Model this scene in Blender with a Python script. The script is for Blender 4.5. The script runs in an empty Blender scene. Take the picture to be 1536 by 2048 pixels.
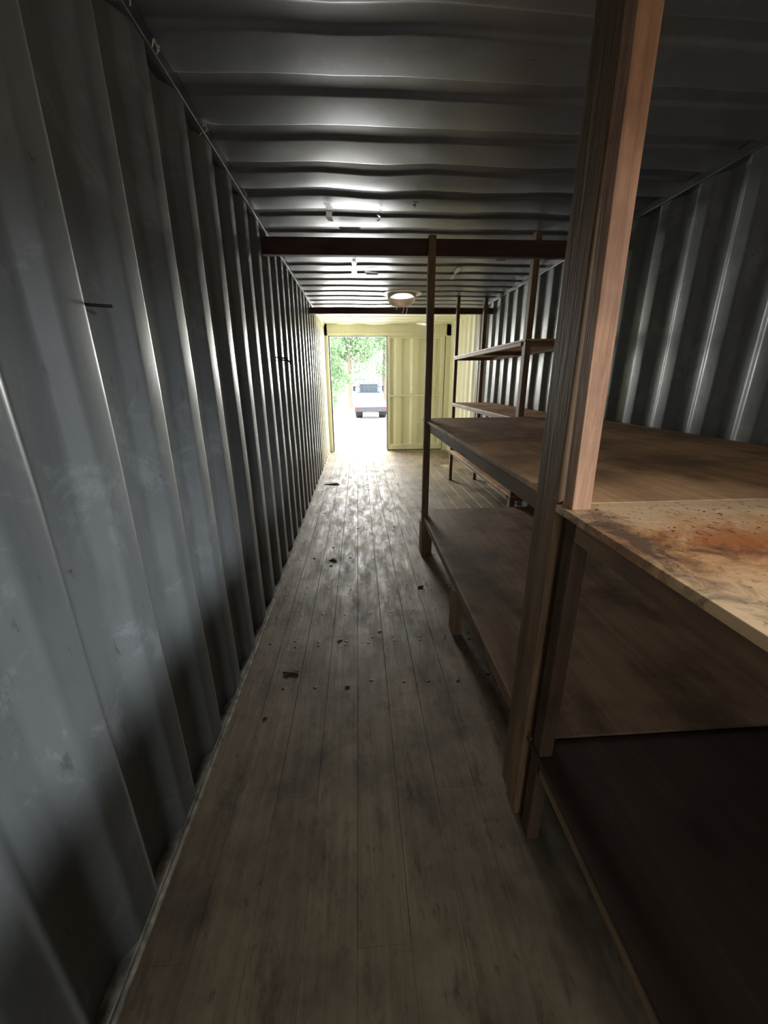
import bpy, bmesh, math, random
from mathutils import Vector, Matrix, noise as mnoise
random.seed(7)
S = bpy.context.scene
XL, XR, H = -0.60, 1.78, 2.36
Y0, Y1 = -2.4, 8.0
YC = 6.3     # start of cream painted section

# ------------------------------------------------------------------ materials
def new_mat(name):
    m = bpy.data.materials.new(name); m.use_nodes = True
    nt = m.node_tree
    return m, nt, nt.nodes['Principled BSDF']
def N(nt, t, **kw):
    n = nt.nodes.new(t)
    for k, v in kw.items():
        if k in n.inputs: n.inputs[k].default_value = v
        else: setattr(n, k, v)
    return n
def coords(nt, scale=(1,1,1), rot=(0,0,0)):
    g = N(nt, 'ShaderNodeTexCoord'); mp = N(nt, 'ShaderNodeMapping')
    mp.inputs['Scale'].default_value = scale; mp.inputs['Rotation'].default_value = rot
    nt.links.new(g.outputs['Object'], mp.inputs['Vector'])
    return mp.outputs['Vector']
def noise(nt, vec, scale, detail=4, rough=0.55, dist=0.0):
    n = N(nt, 'ShaderNodeTexNoise')
    n.inputs['Scale'].default_value = scale; n.inputs['Detail'].default_value = detail
    n.inputs['Roughness'].default_value = rough; n.inputs['Distortion'].default_value = dist
    nt.links.new(vec, n.inputs['Vector']); return n.outputs['Fac']
def ramp(nt, fac, stops):
    r = N(nt, 'ShaderNodeValToRGB'); e = r.color_ramp.elements
    while len(e) < len(stops): e.new(0.5)
    for i, (p, c) in enumerate(stops):
        e[i].position = p; e[i].color = (c[0], c[1], c[2], 1) if hasattr(c, '__len__') else (c, c, c, 1)
    nt.links.new(fac, r.inputs['Fac']); return r.outputs['Color']
def mix(nt, fac, a, b, mode='MIX'):
    m = N(nt, 'ShaderNodeMix', data_type='RGBA', blend_type=mode)
    for sock, v in ((m.inputs[0], fac), (m.inputs[6], a), (m.inputs[7], b)):
        if isinstance(v, (int, float)): sock.default_value = v
        elif isinstance(v, tuple): sock.default_value = (*v, 1)
        else: nt.links.new(v, sock)
    return m.outputs[2]
def bump(nt, bsdf, h, strength, dist=0.01, prev=None):
    b = N(nt, 'ShaderNodeBump'); b.inputs['Strength'].default_value = strength
    b.inputs['Distance'].default_value = dist
    nt.links.new(h, b.inputs['Height'])
    if prev is not None: nt.links.new(prev, b.inputs['Normal'])
    nt.links.new(b.outputs['Normal'], bsdf.inputs['Normal']); return b.outputs['Normal']

def steel(name, base, dark, rough=0.36, rust=0.5, metallic=0.0, dent=0.25, spec=0.5, streak=0.5):
    m, nt, b = new_mat(name)
    v = coords(nt); vs = coords(nt, (1, 1, 0.18))
    n1 = noise(nt, v, 1.1, 4, 0.5); n2 = noise(nt, vs, 11, 7, 0.7)
    c = ramp(nt, n1, [(0.30, dark), (0.68, base)])
    c = mix(nt, ramp(nt, n2, [(0.46, 0.0), (0.76, streak)]), c, tuple(x*0.45 for x in base))
    n4 = noise(nt, v, 4.0, 8, 0.75, 0.6)
    c = mix(nt, ramp(nt, n4, [(0.53, 0.0), (0.62, streak*0.9)]), c, tuple(min(1, x*1.5) for x in base))
    n3 = noise(nt, v, 13, 8, 0.7)
    c = mix(nt, ramp(nt, n3, [(0.69-0.04*rust, 0.0), (0.73, 0.85)]), c, (0.10, 0.05, 0.028))
    n5 = noise(nt, coords(nt, (1, 1, 0.3)), 30, 6, 0.75)
    c = mix(nt, ramp(nt, n5, [(0.62, 0.0), (0.68, streak)]), c, (0.05, 0.05, 0.05))
    nt.links.new(c, b.inputs['Base Color'])
    r = ramp(nt, noise(nt, v, 5, 6, 0.6), [(0.3, rough*0.85), (0.7, rough*1.25)])
    nt.links.new(r, b.inputs['Roughness'])
    b.inputs['Metallic'].default_value = metallic
    b.inputs['Specular IOR Level'].default_value = spec
    p = bump(nt, b, noise(nt, v, 2.6, 1, 0.3), dent, 0.03)
    bump(nt, b, noise(nt, v, 90, 4, 0.6), 0.08, 0.0015, p)
    return m
M_wall = steel('painted_steel_grey', (0.235, 0.250, 0.250), (0.165, 0.175, 0.174), 0.36, 0.6, 0.12, 0.18)
M_ceil = steel('painted_steel_ceiling', (0.185, 0.20, 0.23), (0.14, 0.15, 0.17), 0.33, 0.3, 0.3, 0.35, 0.7, 0.25)
M_cream = steel('painted_steel_cream', (0.88, 0.86, 0.66), (0.80, 0.77, 0.54), 0.45, 0.3, 0.0, 0.1, 0.5, 0.15)
M_rail = steel('steel_rail', (0.12, 0.13, 0.13), (0.06, 0.06, 0.06), 0.4, 1.2, 0.2)

def wood(name, axis, base, dark, rough=0.65, knots=True, fine=28, spec=0.35, blot=0.35, ks=4.5):
    m, nt, b = new_mat(name)
    sc = [1.0, 1.0, 1.0]; sc[axis] = 0.055
    v = coords(nt, tuple(sc)); w = coords(nt)
    g = noise(nt, v, fine, 6, 0.6, 0.4); g2 = noise(nt, v, fine*4, 3, 0.6)
    c = ramp(nt, g, [(0.3, dark), (0.65, base)])
    c = mix(nt, ramp(nt, g2, [(0.35, 0.35), (0.6, 0.0)]), c, tuple(x*0.5 for x in dark))
    bl = noise(nt, w, 2.6, 6, 0.65)
    c = mix(nt, ramp(nt, bl, [(0.38, blot), (0.58, 0.0)]), c, tuple(x*0.40 for x in dark))
    if knots:
        vo = N(nt, 'ShaderNodeTexVoronoi'); vo.inputs['Scale'].default_value = ks
        nt.links.new(coords(nt, tuple(0.6 if i == axis else 1.0 for i in range(3))), vo.inputs['Vector'])
        c = mix(nt, ramp(nt, vo.outputs['Distance'], [(0.05, 0.75), (0.20, 0.0)]), c, tuple(x*0.35 for x in dark))
    nt.links.new(c, b.inputs['Base Color'])
    b.inputs['Roughness'].default_value = rough
    b.inputs['Specular IOR Level'].default_value = spec
    bump(nt, b, g2, 0.35, 0.003)
    return m
PINE = ((0.29, 0.18, 0.092), (0.16, 0.095, 0.048))
M_px, M_py, M_pz = [wood('pine_' + 'xyz'[i], i, *PINE) for i in range(3)]
M_legs = wood('shaded_pine_z', 2, (0.15, 0.085, 0.05), (0.09, 0.05, 0.03))  # pine darkened so the legs' colour carries the shade under the shelf
M_redx = wood('redwood_x', 0, (0.11, 0.05, 0.036), (0.06, 0.028, 0.02))
M_salmon = wood('fresh_pine_z', 2, (0.60, 0.34, 0.20), (0.36, 0.18, 0.10), fine=34, ks=6, blot=0.6)
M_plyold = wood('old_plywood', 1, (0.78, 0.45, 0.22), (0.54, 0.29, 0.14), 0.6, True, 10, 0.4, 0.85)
M_plylow = wood('shaded_plywood', 1, (0.37, 0.24, 0.14), (0.24, 0.15, 0.085), 0.6, True, 10, 0.4, 0.85)  # darker plywood copy, shade on the lower shelf put into its colour
M_plydark = wood('shaded_dark_plywood', 1, (0.085, 0.05, 0.036), (0.05, 0.03, 0.02), 0.7, True, 10)  # maroon-brown board, colour darkened further to stand in for shade

def N2(nt, s, div):
    d = N(nt, 'ShaderNodeMath', operation='DIVIDE'); nt.links.new(s, d.inputs[0]); d.inputs[1].default_value = div
    return d.outputs[0]
def ply_new():
    m, nt, b = new_mat('light_plywood')
    w = coords(nt)
    c = ramp(nt, noise(nt, coords(nt, (0.25, 1.4, 1)), 6, 5, 0.6, 1.5), [(0.3, (0.72, 0.43, 0.22)), (0.7, (0.88, 0.62, 0.36))])
    g = N(nt, 'ShaderNodeTexCoord')
    def blob(cx, cy, rx, ry, amp, ns_scale=7):
        mp = N(nt, 'ShaderNodeMapping'); mp.inputs['Location'].default_value = (-cx/rx, -cy/ry, 0)
        mp.inputs['Scale'].default_value = (1/rx, 1/ry, 0)
        nt.links.new(g.outputs['Object'], mp.inputs['Vector'])
        ln = N(nt, 'ShaderNodeVectorMath', operation='LENGTH'); nt.links.new(mp.outputs[0], ln.inputs[0])
        ns = noise(nt, w, ns_scale, 9, 0.75, 1.2)
        a = N(nt, 'ShaderNodeMath', operation='MULTIPLY_ADD'); nt.links.new(ns, a.inputs[0]); a.inputs[1].default_value = amp
        nt.links.new(ln.outputs['Value'], a.inputs[2]); return N2(nt, a.outputs[0], amp+1.5)
    for (cx, cy, rx, ry, amp, p0, p1, f, colr, sc) in (
            (0.80, 0.60, 0.40, 0.12, 5.0, 0.42, 0.68, 0.9, (0.60, 0.24, 0.06), 5),
            (0.64, 0.62, 0.16, 0.07, 6.0, 0.40, 0.58, 0.9, (0.42, 0.12, 0.03), 9),
            (0.78, 0.56, 0.30, 0.06, 7.0, 0.40, 0.54, 0.85, (0.18, 0.08, 0.04), 12),
            (0.50, 0.66, 0.05, 0.20, 5.0, 0.42, 0.60, 0.9, (0.12, 0.07, 0.04), 14),
            (1.40, 0.2, 0.3, 0.3, 5.0, 0.34, 0.52, 0.6, (0.42, 0.17, 0.06), 6)):
        c = mix(nt, ramp(nt, blob(cx, cy, rx, ry, amp, sc), [(p0, f), (p1, 0.0)]), c, colr)
    sp = noise(nt, w, 80, 3, 0.6)
    sp2 = mix(nt, 1.0, ramp(nt, sp, [(0.60, 0.0), (0.66, 1.0)]), ramp(nt, noise(nt, w, 5, 3), [(0.40, 0.0), (0.6, 1.0)]), 'MULTIPLY')
    c = mix(nt, sp2, c, (0.08, 0.05, 0.03))
    nt.links.new(c, b.inputs['Base Color']); b.inputs['Roughness'].default_value = 0.55
    bump(nt, b, noise(nt, w, 80, 3), 0.2, 0.002)
    return m
M_plynew = ply_new()

def floor_mat():
    m, nt, b = new_mat('worn_floor_boards')
    v = coords(nt, (1, 0.045, 1)); w = coords(nt)
    att = N(nt, 'ShaderNodeAttribute', attribute_name='board')
    g = noise(nt, v, 34, 7, 0.7, 0.3)
    c = ramp(nt, g, [(0.28, (0.20, 0.145, 0.088)), (0.70, (0.37, 0.28, 0.175))])
    c = mix(nt, 1.0, c, ramp(nt, att.outputs['Fac'], [(0.0, 0.78), (1.0, 1.0)]), 'MULTIPLY')
    d = noise(nt, w, 2.0, 6, 0.65)
    c = mix(nt, ramp(nt, d, [(0.36, 0.75), (0.56, 0.0)]), c, (0.075, 0.056, 0.038))
    d2 = noise(nt, coords(nt, (1, 0.35, 1)), 9, 8, 0.75)
    c = mix(nt, ramp(nt, d2, [(0.52, 0.0), (0.68, 0.8)]), c, (0.045, 0.034, 0.025))
    d3 = noise(nt, coords(nt, (1, 0.5, 1)), 38, 5, 0.7)
    c = mix(nt, ramp(nt, d3, [(0.58, 0.0), (0.68, 0.5)]), c, (0.03, 0.024, 0.02))
    nt.links.new(c, b.inputs['Base Color'])
    r = ramp(nt, noise(nt, coords(nt, (1, 0.25, 1)), 12, 7, 0.75), [(0.3, 0.40), (0.7, 0.80)])
    nt.links.new(r, b.inputs['Roughness'])
    b.inputs['Specular IOR Level'].default_value = 0.42
    p = bump(nt, b, noise(nt, v, 60, 5, 0.7), 0.6, 0.004)
    bump(nt, b, noise(nt, w, 9, 5, 0.6), 0.35, 0.008, p)
    return m
M_floor = floor_mat()

def plain(name, col, rough=0.6, metallic=0.0, var=0.15, sc=12, emit=0):
    m, nt, b = new_mat(name)
    c = ramp(nt, noise(nt, coords(nt), sc, 4), [(0.3, tuple(x*(1-var) for x in col)), (0.7, tuple(min(1, x*(1+var)) for x in col))])
    nt.links.new(c, b.inputs['Base Color']); b.inputs['Roughness'].default_value = rough
    b.inputs['Metallic'].default_value = metallic
    return m
M_dark = plain('dark_gap', (0.02, 0.018, 0.015), 0.9)
M_black = plain('black_rubber', (0.025, 0.025, 0.028), 0.7)
M_screw = plain('screw_dark', (0.03, 0.025, 0.02), 0.5, 0.6)
M_white = plain('white_paint', (0.82, 0.82, 0.80), 0.4)
M_offw = plain('faded_cab_paint', (0.22, 0.27, 0.34), 0.5)
M_cloth = plain('pale_shreds', (0.62, 0.60, 0.55), 0.8)
M_red = plain('red_lens', (0.35, 0.04, 0.03), 0.3)
M_glass = plain('dark_glass', (0.05, 0.07, 0.09), 0.1)
M_chassis = plain('chassis_grey', (0.07, 0.07, 0.08), 0.6)
M_ground = plain('pale_concrete', (0.66, 0.63, 0.58), 0.9, 0, 0.12, 0.8)
M_bark = plain('bark', (0.26, 0.21, 0.16), 0.9)
M_leafbrown = plain('dry_leaf_brown', (0.05, 0.035, 0.025), 0.8)
M_paper = plain('paper', (0.75, 0.75, 0.74), 0.7)
M_seal = plain('old_sealant', (0.36, 0.33, 0.28), 0.75, 0, 0.6, 25)
M_tape = plain('silver_tape', (0.45, 0.47, 0.50), 0.25, 0.5)
M_blocker = plain('light_blocker_dark', (0.10, 0.12, 0.13), 0.6)  # dark surface of the added sky-light screen
def leaf_mat():
    m, nt, b = new_mat('foliage')
    c = ramp(nt, noise(nt, coords(nt), 1.3, 4), [(0.3, (0.20, 0.32, 0.16)), (0.7, (0.36, 0.48, 0.28))])
    nt.links.new(c, b.inputs['Base Color']); b.inputs['Roughness'].default_value = 0.5
    tr = N(nt, 'ShaderNodeBsdfTranslucent'); nt.links.new(c, tr.inputs['Color'])
    ms = N(nt, 'ShaderNodeMixShader'); ms.inputs[0].default_value = 0.45
    nt.links.new(b.outputs[0], ms.inputs[1]); nt.links.new(tr.outputs[0], ms.inputs[2])
    nt.links.new(ms.outputs[0], nt.nodes['Material Output'].inputs['Surface'])
    return m
M_leaf = leaf_mat()

# ------------------------------------------------------------------ helpers
def mesh_obj(name, verts, faces, mats, fm=None, parent=None, smooth=False):
    me = bpy.data.meshes.new(name); me.from_pydata([tuple(v) for v in verts], [], faces); me.update()
    for m in (mats if isinstance(mats, (list, tuple)) else [mats]): me.materials.append(m)
    if fm:
        for p, i in zip(me.polygons, fm): p.material_index = i
    if smooth:
        for p in me.polygons: p.use_smooth = True
    o = bpy.data.objects.new(name, me); S.collection.objects.link(o)
    if parent: o.parent = parent
    return o
def empty(name):
    e = bpy.data.objects.new(name, None); e.empty_display_size = 0.1
    S.collection.objects.link(e); return e
CF = [(0,1,3,2),(4,6,7,5),(0,4,5,1),(2,3,7,6),(0,2,6,4),(1,5,7,3)]
def boxes(name, lst, mat, parent=None, bevel=0.0):
    V, F, FM = [], [], []
    for b in lst:
        x0,x1,y0,y1,z0,z1 = b[:6]; mi = b[6] if len(b) > 6 else 0; lean = b[7] if len(b) > 7 else 0
        o = len(V)
        for x in (x0,x1):
            for y in (y0,y1):
                for z in (z0,z1): V.append((x + (lean if z == z1 else 0), y, z))
        F += [tuple(o+i for i in f) for f in CF]; FM += [mi]*6
    ob = mesh_obj(name, V, F, mat, FM, parent)
    bm = bmesh.new(); bm.from_mesh(ob.data); bmesh.ops.recalc_face_normals(bm, faces=bm.faces); bm.to_mesh(ob.data); bm.free()
    if bevel:
        md = ob.modifiers.new('bevel', 'BEVEL'); md.width = bevel; md.segments = 2; md.limit_method = 'ANGLE'
    return ob
def rounded(pts, r):
    out = [pts[0]]
    for i in range(1, len(pts)-1):
        a, b, c = Vector(pts[i-1]), Vector(pts[i]), Vector(pts[i+1])
        ra = min(r, (a-b).length*0.45); rc = min(r, (c-b).length*0.45)
        p = b + (a-b).normalized()*ra; q = b + (c-b).normalized()*rc
        for t in (0, 0.33, 0.67, 1):
            out.append(tuple(p*(1-t)**2 + b*2*t*(1-t) + q*t*t))
    out.append(pts[-1]); return out
def corr(y0, y1, pitch, flat, slope, rec, depth, phase=0.0):
    pts = [(y0, 0.0)]
    y = y0 + phase
    while y + flat + 2*slope + rec < y1:
        pts += [(y+flat, 0), (y+flat+slope, depth), (y+flat+slope+rec, depth), (y+flat+2*slope+rec, 0)]
        y += pitch
    pts.append((y1, 0)); return pts

def side_wall(name, x, sgn, ranges):
    V, F, FM = [], [], []
    for (y0, y1, z0, z1) in ranges:
        prof = rounded(corr(y0, y1, 0.278, 0.085, 0.050, 0.093, 0.036), 0.011)
        nz = max(1, round((z1-z0)/0.2))
        zs = [z0+(z1-z0)*k/nz for k in range(nz+1)]; m = len(zs)
        o = len(V)
        for (y, d) in prof:
            for z in zs:
                amp = 0.0045*math.sin(math.pi*min(1, max(0, z/H)))
                dd = amp*(1+mnoise.noise(Vector((x*3, y*1.7, z*1.9)))*1.4)
                V.append((x + sgn*(d+max(0, dd)), y, z))
        for i in range(len(prof)-1):
            for k in range(m-1):
                a = o+m*i+k
                F.append((a, a+m, a+m+1, a+1) if sgn < 0 else (a, a+1, a+m+1, a+m))
                FM.append(1 if prof[i][0] > YC else 0)
    return mesh_obj(name, V, F, [M_wall, M_cream], FM, smooth=True)

WY0, WY1, WZ0, WZ1 = -1.55, -0.25, 1.15, 1.95
side_wall('wall_left', XL, -1, [(Y0, Y1, 0, H)])
side_wall('wall_right', XR, 1, [(Y0, WY0, 0, H), (WY1, Y1, 0, H), (WY0, WY1, WZ1, H), (WY0, WY1, 0, WZ0)])

# ceiling - transverse corrugations, slightly dented, with a hole for the roof vent
VX, VY = 0.555, 5.30
prof = rounded(corr(Y0, Y1, 0.28, 0.175, 0.018, 0.069, 0.014, 0.06), 0.007)
hx0, hx1 = VX-0.16, VX+0.16
xs = [XL-0.05] + [XL+(hx0-XL)*k/9 for k in range(1, 10)] + [hx1] + [hx1+(XR-hx1)*k/10 for k in range(1, 11)] + [XR+0.05]
V, F, FM = [], [], []
rr = random.Random(3)
for (y, d) in prof:
    for x in xs:
        e = min(1, max(0, (x-XL)/0.25))*min(1, max(0, (XR-x)/0.25))
        if abs(x-VX) < 0.3 and abs(y-VY) < 0.35: e = 0
        n1 = mnoise.noise(Vector((x*2.2, y*1.9, 5.0))); n2 = mnoise.noise(Vector((x*3.1, y*1.2, 9.0)))
        V.append((x, y + e*0.022*n2, H + d + e*0.008*(n1+0.6)))
nx = len(xs)
for i in range(len(prof)-1):
    for j in range(nx-1):
        if j == 9 and prof[i+1][0] > VY-0.16 and prof[i][0] < VY+0.16: continue
        a = i*nx + j
        F.append((a, a+nx, a+nx+1, a+1)); FM.append(1 if prof[i][0] > YC+0.2 else 0)
mesh_obj('ceiling', V, F, [M_ceil, M_cream], FM, smooth=True)

boxes('trim_1', [(XL-0.04, XL+0.012, Y0, YC, H-0.035, H+0.03), (XL-0.04, XL+0.012, YC, Y1, H-0.035, H+0.03, 1)], [M_rail, M_cream], bevel=0.004)
boxes('trim_2', [(XR-0.012, XR+0.04, Y0, YC, H-0.035, H+0.03), (XR-0.012, XR+0.04, YC, Y1, H-0.035, H+0.03, 1)], [M_rail, M_cream], bevel=0.004)
boxes('baseboard_left', [(XL-0.045, XL+0.016, Y0, Y1, -0.03, 0.006), (XL+0.000, XL+0.005, Y0, Y1, 0.0, 0.022)], [M_seal], bevel=0.003)
boxes('baseboard_right', [(XR-0.028, XR+0.045, Y0, Y1, -0.03, 0.012)], [M_seal], bevel=0.003)

# floor boards
V, F, col = [], [], []
def board(x0, x1, y0, y1, g=0.0010, c=0.0022, r=None):
    o = len(V); zt = 0.0; z0 = -0.03
    x0 += g; x1 -= g
    e = 0.0004
    V.extend([(x0,y0,z0),(x1,y0,z0),(x1,y1,z0),(x0,y1,z0),
              (x0,y0,zt-c),(x1,y0,zt-c),(x1,y1,zt-c),(x0,y1,zt-c),
              (x0+c,y0+e,zt),(x1-c,y0+e,zt),(x1-c,y1-e,zt),(x0+c,y1-e,zt)])
    fs = [(0,3,2,1),(0,1,5,4),(1,2,6,5),(2,3,7,6),(3,0,4,7),(4,5,9,8),(5,6,10,9),(6,7,11,10),(7,4,8,11),(8,9,10,11)]
    F.extend([tuple(o+i for i in f) for f in fs]); col.extend([rr.random() if r is None else r]*len(fs))
nb = 17; wb = (XR-XL)/nb
for i in range(nb):
    r0 = rr.random()
    c1 = 2.9 + (i % 3)*0.9 + rr.uniform(-.3,.3)
    st = (0.6, 1.35, 1.0, 1.9)[i % 4]
    board(XL+i*wb, XL+(i+1)*wb, Y0, st, 0.0002, 0.0005, r0)
    board(XL+i*wb, XL+(i+1)*wb, st, c1, 0.0005, 0.0014, r0)
    board(XL+i*wb, XL+(i+1)*wb, c1, 5.4+(i % 2)*0.9, 0.0007, 0.0018)
    board(XL+i*wb, XL+(i+1)*wb, 5.4+(i % 2)*0.9, Y1, 0.0007, 0.0018)
fl = mesh_obj('floor', V, F, [M_floor])
at = fl.data.attributes.new('board', 'FLOAT', 'FACE')
for i, c in enumerate(col): at.data[i].value = c
boxes('floor_bearers', [(XL-0.04, XR+0.04, Y0, Y1+0.05, -0.10, -0.031)], M_dark)

V, F = [], []
def disc(cx, cy, cz, r, n=8):
    o = len(V)
    for k in range(n):
        a = 2*math.pi*k/n; V.append((cx+r*math.cos(a), cy+r*math.sin(a), cz))
    for k in range(n):
        a = 2*math.pi*k/n; V.append((cx+r*.6*math.cos(a), cy+r*.6*math.sin(a), cz+0.0012))
    F.append(tuple(o+n+k for k in range(n)))
    for k in range(n): F.append((o+k, o+(k+1) % n, o+n+(k+1) % n, o+n+k))
for y in [1.53, 1.83, 1.87, 2.13, 2.38, 2.46, 2.95, 3.4, 3.9, 4.4, 4.9]:
    for i in range(17):
        if rr.random() < 0.10: continue
        disc(XL+0.07+i*wb+rr.uniform(-.012,.012), y+rr.uniform(-.018,.018), 0.0, rr.uniform(0.008, 0.0115))
mesh_obj('floor_screws', V, F, M_screw)

# rear end (behind the camera) with an opening invented to light the aisle floor
RZ0, RZ1 = 1.0, 1.75
boxes('wall_front', [(XL-0.04, XL+0.08, Y0-0.05, Y0, -0.1, H+0.03), (0.25, XR+0.04, Y0-0.05, Y0, -0.1, H+0.03),
                     (XL+0.08, 0.25, Y0-0.05, Y0, RZ1, H+0.03), (XL+0.08, 0.25, Y0-0.05, Y0, -0.1, RZ0)], M_wall)
boxes('window_1', [(XR-0.002, XR+0.05, WY0-0.04, WY0, WZ0-0.04, WZ1+0.04), (XR-0.002, XR+0.05, WY1, WY1+0.04, WZ0-0.04, WZ1+0.04),
                   (XR-0.002, XR+0.05, WY0, WY1, WZ1, WZ1+0.04), (XR-0.002, XR+0.05, WY0, WY1, WZ0-0.04, WZ0)], M_rail)

# door end
DL, DM, DR, DT = -0.545, 0.565, 1.69, 2.16
boxes('wall_back', [(XL-0.06, DL, Y1, Y1+0.14, -0.1, H+0.05), (DR, XR+0.06, Y1, Y1+0.14, -0.1, H+0.05),
                    (XL-0.06, XR+0.06, Y1, Y1+0.14, DT, H+0.05), (DL, DR, Y1, Y1+0.14, -0.1, -0.002),
                    (DL-0.0, DL+0.012, Y1-0.02, Y1+0.1, 0.0, DT), (DL, DR, Y1-0.03, Y1, DT+0.03, DT+0.045)], M_cream, bevel=0.006)
boxes('trim_3', [(DL+0.012, DL+0.034, Y1+0.02, Y1+0.08, 0.0, DT), (DL+0.012, DM-0.01, Y1+0.02, Y1+0.08, DT-0.012, DT)], M_black)
d1 = empty('door_1')
def door_leaf(parent, x0, x1, y):
    boxes('frame', [(x0, x0+0.06, y, y+0.055, 0.02, DT), (x1-0.075, x1, y, y+0.055, 0.02, DT),
                    (x0+0.06, x1-0.075, y, y+0.055, 0.02, 0.13), (x0+0.06, x1-0.075, y, y+0.055, DT-0.04, DT)], M_cream, parent, 0.006)
    p = [(x0+0.06, 0.0)]; n = 3; step = (x1-x0-0.135)/n
    for k in range(n):
        c = x0+0.06+step*(k+0.5)
        p += [(c-0.10, 0), (c-0.06, 0.04), (c+0.06, 0.04), (c+0.10, 0)]
    p.append((x1-0.075, 0)); p = rounded(p, 0.012)
    V = []; F = []
    for (x, d) in p:
        V += [(x, y+0.05-d, 0.13), (x, y+0.05-d, DT-0.04)]
    for k in range(len(p)-1): F.append((2*k, 2*k+2, 2*k+3, 2*k+1))
    mesh_obj('panel', V, F, M_cream, None, parent, True)
    boxes('gasket', [(x0-0.012, x0, y-0.004, y+0.06, 0.02, DT), (x1, x1+0.008, y-0.004, y+0.06, 0.02, DT), (x0, x1, y, y+0.06, 0.002, 0.02)], M_black, parent)
    boxes('lining_strip', [(x0+0.06, x1-0.075, y-0.012, y+0.004, 1.07, 1.10)], M_cream, parent, 0.003)
door_leaf(d1, DM, DR-0.01, Y1+0.03)
d2 = empty('door_2')
door_leaf(d2, 0, 1.1, 0)
d2.rotation_euler = (0, 0, math.radians(-92)); d2.location = (XL-0.12, Y1+0.05, 0)

# beams
boxes('ceiling_beam', [(XL+0.002, XR-0.002, 2.98, 3.03, 2.155, 2.255)], M_redx, bevel=0.003)
boxes('ceiling_beam.001', [(XL+0.002, XR-0.002, 5.58, 5.63, 2.185, 2.255)], M_redx, bevel=0.003)

# ------------------------------------------------------------------ main storage shelf (far bay)
XF = 0.495
sh = empty('storage_shelf')
T2, T1 = 1.095, 0.355
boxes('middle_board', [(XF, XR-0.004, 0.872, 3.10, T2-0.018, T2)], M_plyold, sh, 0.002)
boxes('middle_bearers', [(XF+0.008, XF+0.05, 1.03, 3.095, T2-0.075, T2-0.019), (XR-0.05, XR-0.006, 0.93, 3.09, T2-0.085, T2-0.019)], M_py, sh, 0.003)
boxes('middle_joists', [(XF+0.055, XR-0.055, y, y+0.045, T2-0.085, T2-0.019) for y in (1.04, 1.6, 2.3, 3.04)], M_px, sh, 0.003)
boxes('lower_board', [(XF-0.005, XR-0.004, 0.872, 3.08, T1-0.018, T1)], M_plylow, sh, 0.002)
boxes('lower_bearers', [(XF+0.0, XF+0.045, 1.03, 3.0, T1-0.065, T1-0.019), (XR-0.05, XR-0.006, 0.96, 3.07, T1-0.085, T1-0.019)], M_py, sh, 0.003)
boxes('lower_joists', [(XF+0.055, XR-0.055, y, y+0.045, T1-0.085, T1-0.019) for y in (1.04, 1.9, 3.03)], M_px, sh, 0.003)
boxes('post_near', [(XF-0.016, XF+0.032, 0.895, 0.962, 0, H-0.002), (XF-0.006, XF+0.040, 0.965, 1.03, 0, H-0.002)], M_pz, sh, 0.004)
boxes('post_far', [(XF-0.014, XF+0.034, 2.93, 2.976, 0.0, 2.262)], M_pz, sh, 0.003)
boxes('feet', [(XF-0.014, XF+0.08, 2.98, 3.06, 0, T1-0.07), (XF-0.002, XF+0.05, 1.86, 1.95, 0, T1-0.066),
               (XR-0.06, XR-0.01, 1.86, 1.95, 0, T1-0.086), (XR-0.06, XR-0.01, 2.98, 3.06, 0, T1-0.086), (XR-0.06, XR-0.012, 0.96, 1.01, 0, T2-0.086)], M_pz, sh, 0.003)

# near bay
s2 = empty('storage_shelf.001')
T3 = 1.095; YN = -1.9
boxes('top_board', [(0.465, XR-0.004, YN, 0.869, T3-0.018, T3)], M_plynew, s2, 0.0015)
boxes('top_bearers', [(0.482, 0.527, YN+.01, 0.80, T3-0.070, T3-0.019), (XR-0.05, XR-0.006, YN+.01, 0.85, T3-0.085, T3-0.019)], M_py, s2, 0.003)
boxes('top_joists', [(0.53, XR-0.055, y, y+0.045, T3-0.085, T3-0.019) for y in (YN+.01, -1.2, -0.44, 0.2, 0.805)], M_px, s2, 0.003)
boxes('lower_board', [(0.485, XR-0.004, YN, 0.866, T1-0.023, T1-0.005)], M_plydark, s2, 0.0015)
boxes('lower_bearers', [(0.488, 0.530, YN+.01, 0.80, T1-0.060, T1-0.024), (XR-0.05, XR-0.006, YN+.01, 0.85, T1-0.085, T1-0.024)], M_py, s2, 0.003)
boxes('upright', [(0.478, 0.522, 0.82, 0.860, T3, H-0.002, 0, -0.028)], M_salmon, s2, 0.002)
boxes('legs', [(0.492, 0.53, 0.815, 0.862, 0, T3-0.019), (0.492, 0.53, YN+.01, YN+0.055, 0, T3-0.071),
               (XR-0.10, XR-0.055, 0.77, 0.80, 0, T3-0.019), (XR-0.10, XR-0.055, YN+.06, YN+0.1, 0, T3-0.019)], M_legs, s2, 0.003)
boxes('end_light_stop', [(0.532, XR-0.11, YN+0.005, YN+0.02, 0, T3-0.09)], M_plydark, s2)  # unseen panel, added to keep rear light from under the shelf

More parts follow.
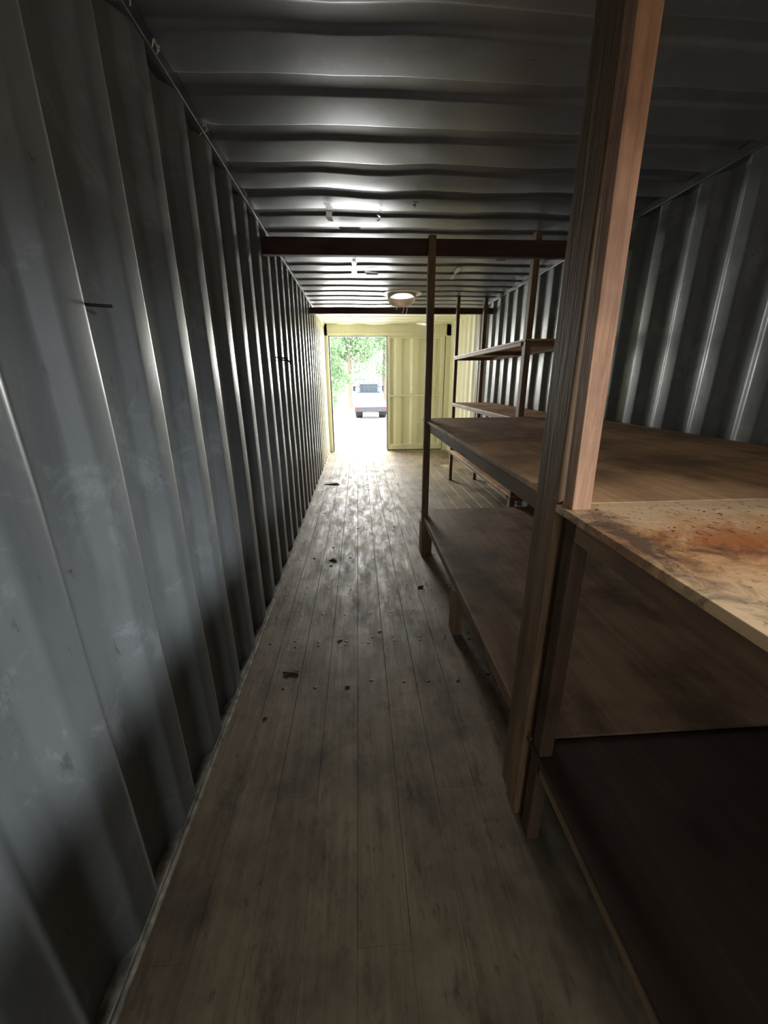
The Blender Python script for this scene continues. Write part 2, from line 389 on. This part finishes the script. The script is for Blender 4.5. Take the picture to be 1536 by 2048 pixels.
# narrow shelf against right wall
s3 = empty('storage_shelf.002')
XN = 1.27
for nm, t in (('upper', 1.665), ('centre', 1.08), ('bottom', 0.44)):
    boxes(nm+'_board', [(XN-0.01, XR-0.006, 3.13, 5.48, t-0.015, t)], M_plyold, s3, 0.002)
    boxes(nm+'_rails', [(XN-0.008, XN+0.03, 3.21, 5.43, t-0.045, t-0.016), (XR-0.045, XR-0.008, 3.14, 5.47, t-0.052, t-0.016)], M_py, s3, 0.002)
    boxes(nm+'_ends', [(XN+0.035, XR-0.05, y, y+0.04, t-0.052, t-0.016) for y in (3.14, 4.3, 5.43)], M_px, s3, 0.002)
boxes('uprights', [(XN, XN+0.045, 3.14, 3.205, 0, H-0.002), (XN, XN+0.04, 5.435, 5.495, 0, H-0.002),
                   (XR-0.16, XR-0.115, 5.435, 5.495, 0, H-0.002), (XR-0.16, XR-0.115, 3.185, 3.23, 0, H-0.002)], M_pz, s3, 0.003)

# ------------------------------------------------------------------ roof vent
rv = empty('roof_vent')
def lathe(name, prof, cx, cy, mat, parent, n=40):
    V, F = [], []
    for p in prof:
        r, z = p[:2]; sl = p[2] if len(p) > 2 else 0
        for k in range(n):
            a = 2*math.pi*k/n; V.append((cx+r*math.cos(a), cy+r*math.sin(a), z-sl*(1+math.sin(a))*0.5))
    m = len(prof)
    for i in range(m-1):
        for k in range(n):
            F.append((i*n+k, i*n+(k+1) % n, (i+1)*n+(k+1) % n, (i+1)*n+k))
    o = mesh_obj(name, V, F, mat, None, parent, True)
    md = o.modifiers.new('e', 'EDGE_SPLIT'); md.split_angle = math.radians(35); return o
lathe('inner_sleeve', [(0.150, H+0.12), (0.152, H-0.02, 0.01)], VX, VY, M_white, rv)
lathe('inner_lining', [(0.152, H-0.02, 0.01), (0.154, H-0.012, 0.10)], VX, VY, M_py, rv)
lathe('collar', [(0.154, H-0.012, 0.10), (0.160, H-0.018, 0.10), (0.166, H-0.010, 0.10), (0.175, H-0.004), (0.24, H-0.003), (0.24, H+0.03)], VX, VY, M_cream, rv)
lathe('cap', [(0.24, H+0.52), (0.23, H+0.55), (0.10, H+0.60), (0.0, H+0.61)], VX, VY, M_white, rv)
boxes('cap_stays', [(VX-0.20, VX-0.19, VY-0.01, VY+0.01, H+0.02, H+0.54), (VX+0.19, VX+0.20, VY-0.01, VY+0.01, H+0.02, H+0.54)], M_rail, rv)

# ------------------------------------------------------------------ wall hooks, lashing, tape
def tube(name, paths, r, mat, parent=None):
    cu = bpy.data.curves.new(name, 'CURVE'); cu.dimensions = '3D'; cu.bevel_depth = r; cu.bevel_resolution = 2; cu.use_fill_caps = True
    for p in paths:
        s = cu.splines.new('POLY'); s.points.add(len(p)-1)
        for i, q in enumerate(p): s.points[i].co = (*q, 1)
    cu.materials.append(mat)
    ob = bpy.data.objects.new(name, cu); S.collection.objects.link(ob)
    bpy.context.view_layer.update()
    me = bpy.data.meshes.new_from_object(ob); bpy.data.objects.remove(ob)
    o2 = bpy.data.objects.new(name, me); S.collection.objects.link(o2); o2.parent = parent; return o2
tube('dangling_strands', [[(VX+dx, VY+0.14, H-0.10), (VX+dx+.01, VY+0.145, H-0.10-L*.5), (VX+dx-.006, VY+0.14, H-0.10-L)] for dx, L in ((-0.05, .05), (0.03, .09), (0.075, .10))], 0.0025, M_seal, rv)
tube('wall_hook', [[(XL-0.035, 1.05, 1.55), (XL+0.015, 1.06, 1.548), (XL+0.026, 1.07, 1.549)]], 0.0035, M_screw)
tube('wall_hook.001', [[(XL-0.03, 3.25, 1.55), (XL+0.06, 3.25, 1.54), (XL+0.08, 3.25, 1.51), (XL+0.09, 3.25, 1.54)],
                       [(XL-0.03, 3.40, 1.54), (XL+0.05, 3.40, 1.53), (XL+0.07, 3.40, 1.50)]], 0.006, M_screw)
V, F = [], []
for y in (1.18, 1.42, 1.60, 1.98, 2.55, 3.2, 3.8, 4.4):
    for s in range(4):
        o = len(V); n = 6; a0 = rr.uniform(0.5, 1.6); y2 = y+rr.uniform(-.025,.025); L = rr.uniform(.5, 1.2)
        for k in range(n+1):
            t = k/n; x = XL+0.012+0.022*L*math.sin(t*2.6*a0); z = H-0.012-0.04*t*L; yy = y2+0.012*math.sin(t*5+s)
            V += [(x, yy, z), (x+0.003, yy+0.014*(1-t*0.8), z+0.003)]
        for k in range(n): F.append((o+2*k, o+2*k+1, o+2*k+3, o+2*k+2))
mesh_obj('torn_lining_scraps', V, F, M_cloth)
V, F = [], []
for (x, y, l, w) in ((-0.17, 2.75, 0.04, 0.22), (-0.10, 3.12, 0.14, 0.03), (-0.03, 3.95, 0.04, 0.35), (0.10, 4.25, 0.12, 0.06), (0.95, 4.1, 0.03, 0.35), (0.35, 2.7, 0.02, 0.03), (1.2, 3.7, 0.08, 0.1), (0.15, 2.8, 0.02, 0.16)):
    o = len(V); n = 5
    for k in range(n+1):
        t = k/n; z = H-0.003-0.018*t*t
        V += [(x+rr.uniform(-.01,.01), y+w*t, z), (x+l+rr.uniform(-.01,.01), y+w*t, z+rr.uniform(-.006,0))]
    for k in range(n): F.append((o+2*k, o+2*k+1, o+2*k+3, o+2*k+2))
mesh_obj('peeling_tape', V, F, M_tape)

# ------------------------------------------------------------------ floor debris
def scrap(name, cx, cy, r, mat, h=0.008, n=9, stretch=1.5, z=0.001):
    V = [(cx, cy, z+h)]; F = []
    for k in range(n):
        a = 2*math.pi*k/n; q = r*rr.uniform(0.55, 1.15)
        V.append((cx+q*math.cos(a)*stretch, cy+q*math.sin(a), z+rr.uniform(0, h)))
    for k in range(n): F.append((0, 1+k, 1+(k+1) % n))
    return mesh_obj(name, V, F, mat)
scrap('paper_scrap', -0.42, 5.4, 0.09, M_paper, 0.03)
scrap('paper_scrap.001', 0.18, 6.2, 0.05, M_paper, 0.004, stretch=2.2)
scrap('paper_scrap.002', 0.085, 1.94, 0.012, M_paper, 0.004)
boxes('plastic_chip', [(-0.335, -0.325, 0.355, 0.378, 0.0, 0.003)], M_paper, bevel=0.001)
scrap('dry_leaf', -0.24, 2.9, 0.03, M_leafbrown, 0.012)
scrap('dry_leaf.001', 0.40, 2.42, 0.018, M_leafbrown, 0.01)
scrap('dry_leaf.002', -0.37, 1.62, 0.02, M_leafbrown, 0.006, stretch=2.5)
for k in range(30):
    scrap('dry_leaf', rr.uniform(-.5, .45), rr.uniform(1.3, 6.5), rr.uniform(.004, .014), M_leafbrown, 0.004)

# ------------------------------------------------------------------ outside
def gz(y): return -0.12 - 0.90*min(1, max(0, (y-8.2)/18.0))
V = []; F = []
for y in [-30, 8.2, 12, 16, 20, 26.2, 90]:
    for x in (-60, 60): V.append((x, y, gz(y)))
for i in range(6): F.append((2*i, 2*i+1, 2*i+3, 2*i+2))
mesh_obj('ground', V, F, M_ground)

# unseen container-shaped screen, added to block low sky light at the side opening
V, F = [], []
prof = corr(-7, 5, 0.278, 0.076, 0.062, 0.078, 0.038)
for (y, d) in prof: V += [(3.3+d, y, -0.12), (3.3+d, y, 2.75), (5.7, y, 2.75)]
for i in range(len(prof)-1):
    a = 3*i; F += [(a, a+3, a+4, a+1), (a+1, a+4, a+5, a+2)]
mesh_obj('side_light_blocker', V, F, M_blocker)

def truck(x0, y0):
    t = empty('flatbed_truck'); g = gz(y0+2)
    W = 2.2; x1 = x0+W
    boxes('tray', [(x0, x1, y0, y0+5.2, g+0.86, g+0.96), (x0, x1, y0-0.02, y0+0.02, g+0.78, g+0.98),
                   (x0, x0+0.05, y0, y0+5.2, g+0.78, g+1.0), (x1-0.05, x1, y0, y0+5.2, g+0.78, g+1.0),
                   (x0, x1, y0+5.15, y0+5.25, g+0.9, g+1.45)], M_white, t, 0.01)
    boxes('chassis', [(x0+0.6, x0+0.75, y0+0.1, y0+7.5, g+0.6, g+0.86), (x1-0.75, x1-0.6, y0+0.1, y0+7.5, g+0.6, g+0.86),
                      (x0+0.05, x1-0.05, y0-0.03, y0+0.15, g+0.50, g+0.77), (x0+0.35, x1-0.35, y0+1.4, y0+1.5, g+0.4, g+0.55)], M_chassis, t, 0.01)
    boxes('tail_lights', [(x0+0.06, x0+0.4, y0-0.05, y0-0.031, g+0.62, g+0.70), (x1-0.4, x1-0.06, y0-0.05, y0-0.031, g+0.62, g+0.70)], M_red, t, 0.01)
    boxes('rack', [(x0+0.05, x0+0.10, y0+5.27, y0+5.32, g+0.95, g+2.45), (x1-0.10, x1-0.05, y0+5.27, y0+5.32, g+0.95, g+2.45),
                   (x0+0.05, x1-0.05, y0+5.27, y0+5.32, g+2.40, g+2.45), (x0+0.05, x1-0.05, y0+5.27, y0+5.32, g+1.9, g+1.95)]
          + [(x0+0.4+k*0.35, x0+0.43+k*0.35, y0+5.27, y0+5.32, g+1.45, g+2.4) for k in range(5)], M_chassis, t)
    boxes('cab', [(x0+0.15, x1-0.15, y0+5.5, y0+7.2, g+0.65, g+1.5), (x0+0.22, x1-0.22, y0+5.52, y0+7.0, g+1.5, g+2.35)], M_offw, t, 0.06)
    boxes('rear_window', [(x0+0.45, x1-0.45, y0+5.50, y0+5.53, g+1.55, g+2.1)], M_glass, t, 0.01)
    boxes('mirrors', [(x0-0.12, x0+0.05, y0+7.0, y0+7.06, g+1.55, g+1.95), (x1-0.05, x1+0.12, y0+7.0, y0+7.06, g+1.55, g+1.95)], M_black, t, 0.01)
    for i, (cx, cy) in enumerate(((x0+0.32, y0+1.5), (x1-0.32, y0+1.5), (x0+0.3, y0+6.6), (x1-0.3, y0+6.6))):
        n = 28; V, F = [], []
        pr = [(0.12, -0.20), (0.22, -0.19), (0.26, -0.23), (0.38, -0.23), (0.42, -0.18), (0.42, -0.03), (0.39, 0.0), (0.42, 0.03), (0.42, 0.18), (0.38, 0.23), (0.26, 0.23), (0.22, 0.15), (0.05, 0.15)]
        for (r, x) in pr:
            for k in range(n):
                a = 2*math.pi*k/n; V.append((cx+x, cy+r*math.cos(a), g+0.42+r*math.sin(a)))
        for a in range(len(pr)-1):
            for k in range(n): F.append((a*n+k, a*n+(k+1) % n, (a+1)*n+(k+1) % n, (a+1)*n+k))
        mesh_obj('wheel_%d' % (i+1), V, F, M_black, None, t, True)
    boxes('mud_flaps', [(x0+0.08, x0+0.55, y0+0.8, y0+0.82, g+0.25, g+0.8), (x1-0.55, x1-0.08, y0+0.8, y0+0.82, g+0.25, g+0.8)], M_black, t)
truck(-0.30, 25.6)

def tree(cx, cy, hgt, rad, n, seed, crown0=0.3):
    r = random.Random(seed); t = empty('leafy_tree'); g = gz(cy)
    V, F = [], []
    secs = 10; m = 10
    px, py = cx, cy; cen = []
    for i in range(secs+1):
        rr_ = 0.16*(1-0.75*i/secs)*(rad/2.2); z = g + hgt*0.8*i/secs
        px += r.uniform(-.06,.06); py += r.uniform(-.06,.06); cen.append((px, py, z))
        for k in range(m):
            a = 2*math.pi*k/m; V.append((px+rr_*math.cos(a), py+rr_*math.sin(a), z))
    for i in range(secs):
        for k in range(m): F.append((i*m+k, i*m+(k+1) % m, (i+1)*m+(k+1) % m, (i+1)*m+k))
    for b in range(14):
        i = r.randint(3, secs); base = Vector(cen[i]); a = r.uniform(0, 6.28)
        tip = base + Vector((math.cos(a)*rad*.7, math.sin(a)*rad*.7, hgt*0.12)); o = len(V)
        for (c, q) in ((base, 0.05), (tip, 0.012)):
            for k in range(5):
                an = 2*math.pi*k/5; V.append((c.x+q*math.cos(an), c.y, c.z+q*math.sin(an)))
        for k in range(5): F.append((o+k, o+(k+1) % 5, o+5+(k+1) % 5, o+5+k))
    mesh_obj('trunk', V, F, M_bark, None, t, True)
    V, F = [], []
    clusters = []
    for c in range(46):
        while True:
            p = Vector((r.uniform(-1,1), r.uniform(-1,1), r.uniform(-1,1)))
            if p.length < 1: break
        clusters.append(Vector((cx+p.x*rad, cy+p.y*rad, g+hgt*(crown0+(1-crown0)*0.5) + p.z*hgt*(1-crown0)*0.5)))
    for i in range(n):
        c = r.choice(clusters); q = Vector((r.gauss(0,.34), r.gauss(0,.34), r.gauss(0,.30)))*(rad/2.0)
        p = c+q; d = Vector((r.uniform(-1,1), r.uniform(-1,1), r.uniform(-1.2,.3))).normalized()
        s = d.cross(Vector((r.uniform(-1,1), r.uniform(-1,1), r.uniform(-1,1)))).normalized()
        L = r.uniform(.16,.32); w = L*.22; o = len(V)
        V += [p, p+d*L*.5+s*w, p+d*L, p+d*L*.5-s*w]; F.append((o, o+1, o+2, o+3))
    mesh_obj('leaves', V, F, M_leaf, None, t)
tree(-1.65, 20.5, 6.0, 1.25, 3500, 1, 0.12)
tree(-0.8, 37, 9.5, 3.2, 14000, 2, 0.26)
tree(2.6, 40, 10.5, 3.4, 12000, 3, 0.3)
tree(-5, 44, 10, 3.5, 4000, 4, 0.2)

# ------------------------------------------------------------------ world and lights
w = bpy.data.worlds.new('sky'); S.world = w; w.use_nodes = True
nt = w.node_tree; bg = nt.nodes['Background']
tc = nt.nodes.new('ShaderNodeTexCoord'); sp = nt.nodes.new('ShaderNodeSeparateXYZ')
nt.links.new(tc.outputs['Generated'], sp.inputs[0])
cr = nt.nodes.new('ShaderNodeValToRGB'); cr.color_ramp.elements[0].position = 0.0; cr.color_ramp.elements[0].color = (1.0, 1.0, 0.98, 1)
cr.color_ramp.elements[1].position = 0.7; cr.color_ramp.elements[1].color = (0.78, 0.88, 1.0, 1)
nt.links.new(sp.outputs['Z'], cr.inputs['Fac']); nt.links.new(cr.outputs['Color'], bg.inputs['Color'])
bg.inputs['Strength'].default_value = 6.0

def area(name, loc, target, sx, sy, power, col):
    l = bpy.data.lights.new(name, 'AREA'); l.shape = 'RECTANGLE'; l.size = sx; l.size_y = sy; l.energy = power; l.color = col
    o = bpy.data.objects.new(name, l); S.collection.objects.link(o); o.location = loc
    o.rotation_euler = (Vector(target)-Vector(loc)).to_track_quat('-Z', 'Y').to_euler(); return o
area('side_opening_daylight', (XR+1.0, -1.35, 2.22), (0.2, 0.3, 0.9), 0.9, 0.4, 170, (0.88, 0.94, 1.0))
area('rear_fill_light', (-0.15, Y0-0.9, 2.05), (-0.1, 0.6, 0.0), 0.8, 0.5, 22, (0.97, 0.97, 1.0))  # fill lamp added behind the camera to lift the aisle floor
area('doorway_daylight', (0.0, Y1+1.1, 1.9), (0.2, 5.8, 0.1), 1.2, 1.2, 220, (1.0, 0.99, 0.95))
sun = bpy.data.lights.new('sun', 'SUN'); sun.energy = 5; sun.angle = math.radians(3); sun.color = (1, .96, .9)
so = bpy.data.objects.new('sun', sun); S.collection.objects.link(so); so.rotation_euler = (math.radians(25), math.radians(-20), 0)

# ------------------------------------------------------------------ camera
f = 785.0
yc = Vector((716-768, 1024-760, -f)).normalized()
dn = Vector((785-768, 1024-3350, -f)).normalized()
zc = -dn; zc = (zc - yc*zc.dot(yc)).normalized(); xc = yc.cross(zc)
R = Matrix((xc, yc, zc))
cam = bpy.data.cameras.new('camera'); co = bpy.data.objects.new('camera', cam); S.collection.objects.link(co)
cam.sensor_fit = 'VERTICAL'; cam.sensor_height = 36.0; cam.lens = f/2048*36.0; cam.clip_start = 0.02; cam.clip_end = 500
co.matrix_world = Matrix.Translation((0, 0, 1.38)) @ R.to_4x4()
S.camera = co
S.view_settings.view_transform = 'Standard'
